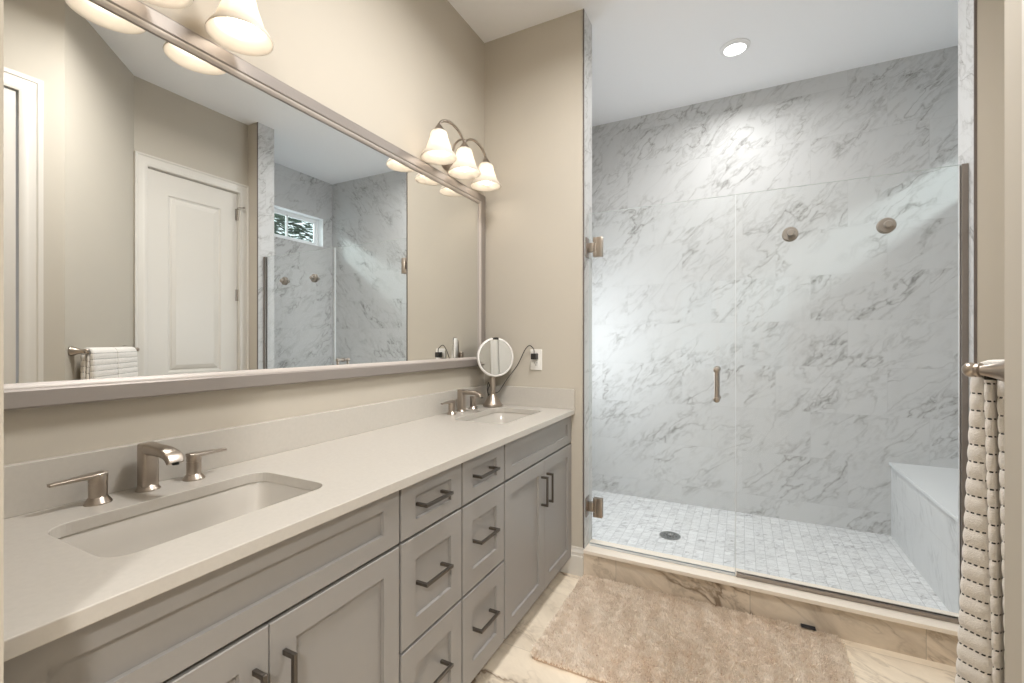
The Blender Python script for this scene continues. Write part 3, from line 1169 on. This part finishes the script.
# ------------------------------------------------------------------ vanity lights
def vanity_light(yc, label):
    xs = 0.114
    zo = 0.033
    g = thing('vanity_light', label, 'wall light', (0, yc, 2.14), 'three-shade lights over the mirror')
    bm = BM()
    # oval back plate
    for i, (k, x) in enumerate(((1.0, 0.0),)):
        pass
    n = 40
    rings = []
    for k, x in ((1.0, 0.0), (1.0, 0.008), (0.93, 0.014), (0.80, 0.017), (0.76, 0.022), (0.3, 0.027)):
        rings.append([Vector((x, yc + 0.056 * k * math.cos(2 * PI * i / n), 2.130 + 0.070 * k * math.sin(2 * PI * i / n))) for i in range(n)])
    ring_loft(bm, rings, True, True)
    lathe(bm, [(0.012, 0), (0.008, 0.012), (0.003, 0.017)], (0.026, yc, 2.112), (1, 0, 0), n=20)
    obj('back_plate', bm, NICKEL, g, smooth=40)
    zt = 2.172
    bm = BM()
    # scroll from the plate out to the middle shade
    tube(bm, [(0.02, yc, 2.135), (0.045, yc, 2.15), (0.058, yc, 2.178), (0.085, yc, 2.195), (xs, yc, 2.190), (xs + 0.002, yc, zt)], lambda s: 0.0062 - 0.0012 * s, 12)
    for s in (-1, 1):
        tube(bm, [(xs, yc + s * 0.006, 2.178), (xs, yc + s * 0.035, 2.203), (xs, yc + s * 0.085, 2.222), (xs, yc + s * 0.14, 2.220), (xs, yc + s * 0.185, 2.202), (xs, yc + s * 0.209, 2.178), (xs, yc + s * 0.214, zt - 0.006)],
             lambda t0: 0.0048 + 0.0022 * math.sin(PI * t0), 12)
    obj('arm', bm, NICKEL, g, smooth=60)
    for k in (-1, 0, 1):
        y = yc + k * 0.2105
        bm = BM()
        lathe(bm, [(0.006, 2.180), (0.009, 2.173), (0.015, 2.166), (0.024, 2.153), (0.0335, 2.139), (0.034, 2.135), (0.030, 2.135)], (xs, y, 0), n=32)
        obj('shade_holder', bm, NICKEL, g, smooth=40)
        bm = BM()
        outer = [(0.033, 2.168), (0.037, 2.160), (0.039, 2.150), (0.041, 2.135), (0.046, 2.115), (0.052, 2.095), (0.057, 2.078), (0.0605, 2.064), (0.066, 2.055), (0.073, 2.044), (0.078, 2.034), (0.081, 2.026)]
        inner = [(r - 0.0035, z) for r, z in reversed(outer)]
        outer = [(r, 2.0235 + (z - 2.0235) * 0.83) for r, z in outer]
        inner = [(r, 2.0235 + (z - 2.0235) * 0.83) for r, z in inner]
        lathe(bm, outer + [(0.080, 2.0235)] + inner, (xs, y, 0), n=48, cap0=False, cap1=False)
        obj('lamp_shade', bm, SHADE, g, smooth=60)
        bm = BM()
        lathe(bm, [(0.013, 2.135), (0.014, 2.122), (0.022, 2.108), (0.030, 2.084), (0.032, 2.068), (0.029, 2.053), (0.020, 2.041), (0.008, 2.036), (0.001, 2.0355)], (xs, y, 0), n=32)
        obj('bulb', bm, BULB, g, smooth=60)
    for ch in g.children:
        ch.location.z += zo
    return g


vanity_light(0.553, 'nickel vanity light with three bell shades above the left sink, nearest the camera')
vanity_light(1.883, 'nickel vanity light with three bell shades above the right sink')

# ------------------------------------------------------------------ ceiling lights
g = thing('recessed_downlight', 'round white recessed downlight glowing in the shower ceiling', 'ceiling light', (1.301, 2.975, H))
bm = BM()
lathe(bm, [(0.082, 0.0), (0.081, -0.006), (0.070, -0.010), (0.060, -0.016), (0.058, -0.013), (0.058, 0.0)], (1.301, 2.975, H), n=48, cap0=False, cap1=False)
obj('trim_ring', bm, simple('white_downlight_trim', (0.82, 0.82, 0.82), 0.4), g, smooth=40)
bm = BM()
lathe(bm, [(0.059, -0.010), (0.059, -0.013), (0.001, -0.014)], (1.301, 2.975, H), n=48)
obj('lens', bm, LENS, g, smooth=40)
for (x, y, lab, r) in ((1.02, 1.25, 'added unseen flush fill light over the bathroom floor', 0.24), (2.35, -1.7, 'added unseen flush fill light in the bedroom', 0.18)):
    g = thing('added_ceiling_light', lab, 'ceiling light', (x, y, H))  # unseen fixtures, added to carry the two fill lamps
    bm = BM(); lathe(bm, [(r + 0.012, 0), (r + 0.012, -0.03), (r, -0.034)], (x, y, H), n=48)
    obj('trim_ring', bm, TRIMW, g, smooth=40)
    bm = BM(); lathe(bm, [(r, -0.034), (r, -0.045), (r * 0.8, -0.055), (0.01, -0.058)], (x, y, H), n=48)
    obj('lens', bm, LENSW, g, smooth=40)

# ------------------------------------------------------------------ makeup mirror, cord, outlet
bx, by = 0.116, 2.165
g = thing('makeup_mirror', 'round tabletop makeup mirror on a nickel stand in the counter corner', 'makeup mirror', (bx, by, CT1))
bm = BM()
lathe(bm, [(0.052, 0), (0.0545, 0.003), (0.0535, 0.012), (0.048, 0.017), (0.024, 0.056), (0.0165, 0.065), (0.0155, 0.072)], (bx, by, CT1), n=48)
obj('base', bm, NICKEL, g, smooth=40)
bm = BM()
lathe(bm, [(0.0148, 0.062), (0.0148, 0.290), (0.012, 0.295)], (bx, by, CT1), n=32)
obj('stem', bm, NICKEL, g, smooth=40)
nrm = Vector((0.785, -0.62, 0.045)).normalized()
cc = Vector((bx, by, 1.138)) + nrm * 0.037
R_ = 0.106
bm = BM()
lathe(bm, [(R_ - 0.010, -0.012), (R_ - 0.002, -0.010), (R_, -0.004), (R_, 0.006), (R_ - 0.003, 0.0095), (R_ - 0.009, 0.0095), (R_ - 0.0105, 0.006), (R_ - 0.0105, -0.012)], cc, nrm, n=64, cap0=False, cap1=False)
obj('rim', bm, RIMW, g, smooth=50)
bm = BM()
lathe(bm, [(R_ - 0.009, -0.013), (R_ - 0.012, -0.017), (0.03, -0.021), (0.001, -0.022)], cc, nrm, n=64)
obj('back_cover', bm, NICKEL, g, smooth=50)
bm = BM()
lathe(bm, [(R_ - 0.0108, 0.004), (R_ - 0.0108, 0.0062), (0.0005, 0.0062)], cc, nrm, n=64)
obj('mirror_glass', bm, MIRR, g)
bm = BM()
upv = (Vector((0, 0, 1)) - nrm * nrm.z).normalized()
sdv = upv.cross(nrm)
pp = [cc + upv * (R_ - 0.004) * math.cos(a) + sdv * (R_ - 0.004) * math.sin(a) + nrm * 0.004 for a in [(-0.16 + 0.32 * i / 6) for i in range(7)]]
sweep_rect(bm, pp, nrm, [0.016] * 7, [0.012] * 7, 0.25)
obj('sensor', bm, BLACKP, g)

g = thing('outlet', 'white duplex outlet on the beige wall beside the makeup mirror', 'outlet', (0.331, Y1, 1.125))
bm = BM()
box(bm, 0.296, 0.366, Y1 - 0.006, Y1, 1.068, 1.182, 0.003)
obj('cover_plate', bm, OUTLET, g)
for z in (1.146, 1.104):
    bm = BM()
    rings = [[Vector((p[0], yy, p[1])) for p in rrect(0.331, z, 0.017, 0.0175, 0.008, 5)] for yy in (Y1 - 0.005, Y1 - 0.0075)]
    ring_loft(bm, rings, True, True)
    s_ = obj('socket', bm, OUTLET, g)
    bm = BM()
    for dx in (-0.0065, 0.0065):
        box(bm, 0.331 + dx - 0.001, 0.331 + dx + 0.001, Y1 - 0.0082, Y1 - 0.0074, z + 0.000, z + 0.009)
    lathe(bm, [(0.0025, 0), (0.0025, 0.0008)], (0.331, Y1 - 0.0074, z - 0.008), (0, -1, 0), n=10)
    obj('slot', bm, BLACKP, s_)

g = thing('power_cord', 'thin black cord with a black plug, from outlet to makeup mirror', 'cord', (0.331, Y1 - 0.03, 1.15))
yk = Y1 - 0.031
bm = BM()
box(bm, 0.316, 0.346, Y1 - 0.045, Y1 - 0.0085, 1.128, 1.160, 0.003)
obj('plug', bm, BLACKP, g)
bm = BM()
cpts = [(0.331, yk, 1.158), (0.330, yk, 1.178), (0.318, yk + .004, 1.194), (0.298, yk + .004, 1.202), (0.273, yk + .002, 1.176), (0.232, yk - .004, 1.095), (0.180, 2.225, 1.024),
        (0.150, 2.212, 0.975), (0.138, 2.200, 0.950), (0.120, 2.190, 0.940), (0.100, 2.187, 0.948), (0.080, 2.190, 0.985), (0.068, 2.2, 0.995), (0.058, 2.205, 0.965), (0.064, 2.205, 0.930),
        (0.082, 2.2, 0.935), (0.088, 2.205, 0.965), (0.078, 2.21, 0.985), (0.062, 2.21, 0.962), (0.056, 2.22, 0.925), (0.060, 2.23, 0.895), (0.075, 2.232, 0.8765), (0.100, 2.235, 0.8755)]
tube(bm, cpts, 0.0024, 8, sub=8)
obj('cable', bm, CORDM, g, smooth=60)

# ------------------------------------------------------------------ rug
RX0, RX1, RY0, RY1 = 0.598, 1.705, 1.577, 2.264
g = thing('bath_rug', 'shaggy beige bath rug on the floor in front of the shower', 'rug', ((RX0 + RX1) / 2, (RY0 + RY1) / 2, 0))
base_pts = rrect((RX0 + RX1) / 2, (RY0 + RY1) / 2, (RX1 - RX0) / 2 - 0.008, (RY1 - RY0) / 2 - 0.008, 0.028, 6)
bm = BM()
ring_loft(bm, [[Vector((p[0], p[1], z)) for p in base_pts] for z in (0.0005, 0.010)], True, True)
obj('backing', bm, RUGB, g)
import numpy as np
rs = np.random.RandomState(3)
NT_ = 85000
px = rs.uniform(RX0 + 0.006, RX1 - 0.006, NT_)
py = rs.uniform(RY0 + 0.006, RY1 - 0.006, NT_)
CR = 0.03
qx = np.maximum(np.abs(px - (RX0 + RX1) / 2) - ((RX1 - RX0) / 2 - 0.006 - CR), 0)
qy = np.maximum(np.abs(py - (RY0 + RY1) / 2) - ((RY1 - RY0) / 2 - 0.006 - CR), 0)
keep = (qx * qx + qy * qy) < CR * CR
px, py = px[keep], py[keep]
NT_ = len(px)


def sinfield(x, y, seed, f):
    r = np.random.RandomState(seed)
    s = 0
    for k in range(7):
        a, b, ph = r.uniform(-1, 1) * f, r.uniform(-1, 1) * f, r.uniform(0, 6.28)
        s = s + np.sin(a * x + b * y + ph)
    return s / 7 ** 0.5


lx = 0.08 * sinfield(px, py, 1, 14) + 0.4 * sinfield(px, py, 2, 130) + rs.normal(0, 0.4, NT_)
ly = -0.2 + 0.08 * sinfield(px, py, 4, 14) + 0.4 * sinfield(px, py, 5, 130) + rs.normal(0, 0.4, NT_)
hh = 0.0245 + 0.0013 * sinfield(px, py, 8, 60) + 0.0006 * sinfield(px, py, 9, 9) + rs.uniform(-0.0025, 0.0015, NT_)
wd = rs.uniform(0.0014, 0.0022, NT_)
an = rs.uniform(0, 2 * np.pi, NT_)
dxw, dyw = np.cos(an) * wd, np.sin(an) * wd
V = np.zeros((NT_, 5, 3), dtype=np.float32)
V[:, 0] = np.stack([px - dxw, py - dyw, np.full(NT_, 0.008)], 1)
V[:, 1] = np.stack([px + dxw, py + dyw, np.full(NT_, 0.008)], 1)
mx_, my_ = px + lx * 0.004, py + ly * 0.004
V[:, 2] = np.stack([mx_ - dxw * 1.1, my_ - dyw * 1.1, hh * 0.7], 1)
V[:, 3] = np.stack([mx_ + dxw * 1.1, my_ + dyw * 1.1, hh * 0.7], 1)
V[:, 4] = np.stack([px + lx * 0.0095, py + ly * 0.0095, hh - 0.0015 * (lx ** 2 + ly ** 2)], 1)
V[:, 4, 2] = np.maximum(V[:, 4, 2], 0.009)
idx = np.arange(NT_)[:, None] * 5
tris = np.concatenate([idx + np.array([[0, 1, 3]]), idx + np.array([[0, 3, 2]]), idx + np.array([[2, 3, 4]])], 0).astype(np.int32)
me = bpy.data.meshes.new('pile')
me.vertices.add(NT_ * 5)
me.vertices.foreach_set('co', V.reshape(-1))
nt_ = len(tris)
me.loops.add(nt_ * 3)
me.loops.foreach_set('vertex_index', tris.reshape(-1))
me.polygons.add(nt_)
me.polygons.foreach_set('loop_start', np.arange(nt_, dtype=np.int32) * 3)
me.update(calc_edges=True)
me.materials.append(RUG)
o = bpy.data.objects.new('pile', me)
COL.objects.link(o)
o.parent = g
o.matrix_parent_inverse = Matrix.Translation(-wloc(g))
o['kind'] = 'stuff'
bm = BM()
box(bm, 1.560, 1.612, 2.240, 2.2680, 0.0250, 0.0265)
box(bm, 1.560, 1.612, 2.2665, 2.2680, 0.012, 0.0250)
obj('care_tag', bm, TAGM, g)

# ------------------------------------------------------------------ towel bar and towels on the slanted wall
wd_ = Vector((dg.x, dg.y, 0))              # along the wall, away from the camera
wn_ = Vector((-dg.y, dg.x, 0))             # out of the wall into the room
W0 = Vector((CW[0], CW[1], 0))


def WP(s, off, z):
    return W0 + wd_ * s + wn_ * off + Vector((0, 0, z))


BZ = 1.175
S0, S1 = 0.050, 0.60
OFFB = 0.060
g = thing('towel_bar', 'brushed nickel towel bar with flared posts on the slanted wall', 'towel bar', WP((S0 + S1) / 2, 0, BZ))
for s in (S0, S1):
    bm = BM()
    o0 = WP(s, 0, BZ)
    lathe(bm, [(0.026, 0.0), (0.027, 0.004), (0.024, 0.007), (0.0235, 0.012), (0.018, 0.022), (0.012, 0.038), (0.0095, 0.050), (0.0095, 0.052), (0.0125, 0.054), (0.0125, 0.058),
               (0.009, 0.059), (0.010, 0.060), (0.0120, 0.063), (0.0132, 0.068), (0.012, 0.073), (0.008, 0.077), (0.002, 0.079)], o0, wn_, n=32)
    obj('post', bm, NICKEL, g, smooth=40)
bm = BM()
tube(bm, [WP(S0, OFFB, BZ), WP(S1, OFFB, BZ)], 0.0075, 16, smooth=False)
obj('bar', bm, NICKEL, g, smooth=60)


def towel(s0, s1, label, zb, seed):
    """folded towel hung over the bar: a thick front bundle and back layers, ribbed, joined over the bar"""
    rnd = random.Random(seed)
    g = thing('bath_towel', label, 'towel', WP((s0 + s1) / 2, OFFB, BZ), 'ribbed towels on the bar')
    bm = BM()
    uvl = bm.loops.layers.uv.verify()
    sc = (s0 + s1) / 2
    hs = (s1 - s0) / 2

    def layer(o0, o1, ztop, zbot, bulge, spread, grow, tilt=0.0):
        """vertical slab between wall offsets o0..o1"""
        nz = int((ztop - zbot) / (RIB / 8))
        rings, uvs = [], []
        for i in range(nz + 1):
            z = ztop - (ztop - zbot) * i / nz
            ph = (z / RIB) % 1.0                       # stitching at 0.5
            rib = math.sqrt(max(0.0, abs(math.sin(PI * (ph - 0.5)))))
            k = (ztop - z)
            oc = (o0 + o1) / 2 + spread * k
            ho = (o1 - o0) / 2 + bulge * rib + grow * 0.5 * k
            hss = hs - 0.003 + 0.003 * rib
            z2 = z + tilt
            r = min(ho, 0.014) * 0.95
            ring, ur = [], []
            per = 0.0
            pts = rrect(0, 0, hss, ho, r, 6)
            for j, p in enumerate(pts):
                if j:
                    per += math.dist(p, pts[j - 1])
                ring.append(WP(sc + p[0], oc + p[1], z2))
                ur.append((per, z))
            rings.append(ring); uvs.append(ur)
        vr = [[bm.verts.new(p) for p in r] for r in rings]
        n = len(vr[0])
        for i in range(len(vr) - 1):
            for j in range(n):
                jj = (j + 1) % n
                f = bm.faces.new((vr[i][j], vr[i][jj], vr[i + 1][jj], vr[i + 1][j]))
                for l, (a_, b_) in zip(f.loops, ((i, j), (i, jj), (i + 1, jj), (i + 1, j))):
                    u_ = uvs[a_][b_][0]
                    if jj == 0 and b_ == 0:
                        u_ = uvs[a_][n - 1][0] + 0.005
                    l[uvl].uv = (u_, uvs[a_][b_][1])
        for cap in (vr[0], vr[-1]):
            f = bm.faces.new(cap)
            for l in f.loops:
                l[uvl].uv = (0.007, RIB)
    layer(0.0665, 0.0825, BZ - 0.010, zb, 0.0020, 0.0100, 0.064)
    layer(0.0525, 0.0640, BZ - 0.006, zb + 0.03, 0.0008, -0.021, -0.006, -0.012)
    layer(0.0250, 0.0490, BZ - 0.008, zb + 0.02, 0.0012, -0.016, -0.018, -0.004)
    # the roll over the bar
    prof = []
    for i in range(13):
        a = PI * i / 12
        prof.append((math.cos(a), math.sin(a)))
    outer = [(0.054 + 0.0290 * c_, BZ - 0.012 + 0.030 * s_) for c_, s_ in prof]
    inner = [(0.060 + 0.009 * c_, BZ - 0.005 + 0.013 * s_) for c_, s_ in reversed(prof)]
    loop = outer + inner
    rings = []
    for (s, k) in ((s0 + 0.002, 0.88), (s0 + 0.006, 0.97), (s0 + 0.012, 1.0), (s1 - 0.012, 1.0), (s1 - 0.006, 0.97), (s1 - 0.002, 0.88)):
        c0 = (0.054, BZ - 0.012)
        rings.append([WP(s, c0[0] + (p[0] - c0[0]) * k, c0[1] + (p[1] - c0[1]) * k) for p in loop])
    vr = ring_loft(bm, rings, True, True)
    for r in vr:
        for v in r:
            for l in v.link_loops:
                l[uvl].uv = (0.0075, RIB * round(v.co.z / RIB))
    obj('folded_terry', bm, TOWEL, g, smooth=60, uvkeep=True)
    return g


towel(0.074, 0.318, 'white ribbed towel with dashed stitching, nearest the camera on the bar', 0.33, 1)
towel(0.324, 0.560, 'white ribbed towel with dashed stitching, next to the white door', 0.36, 2)
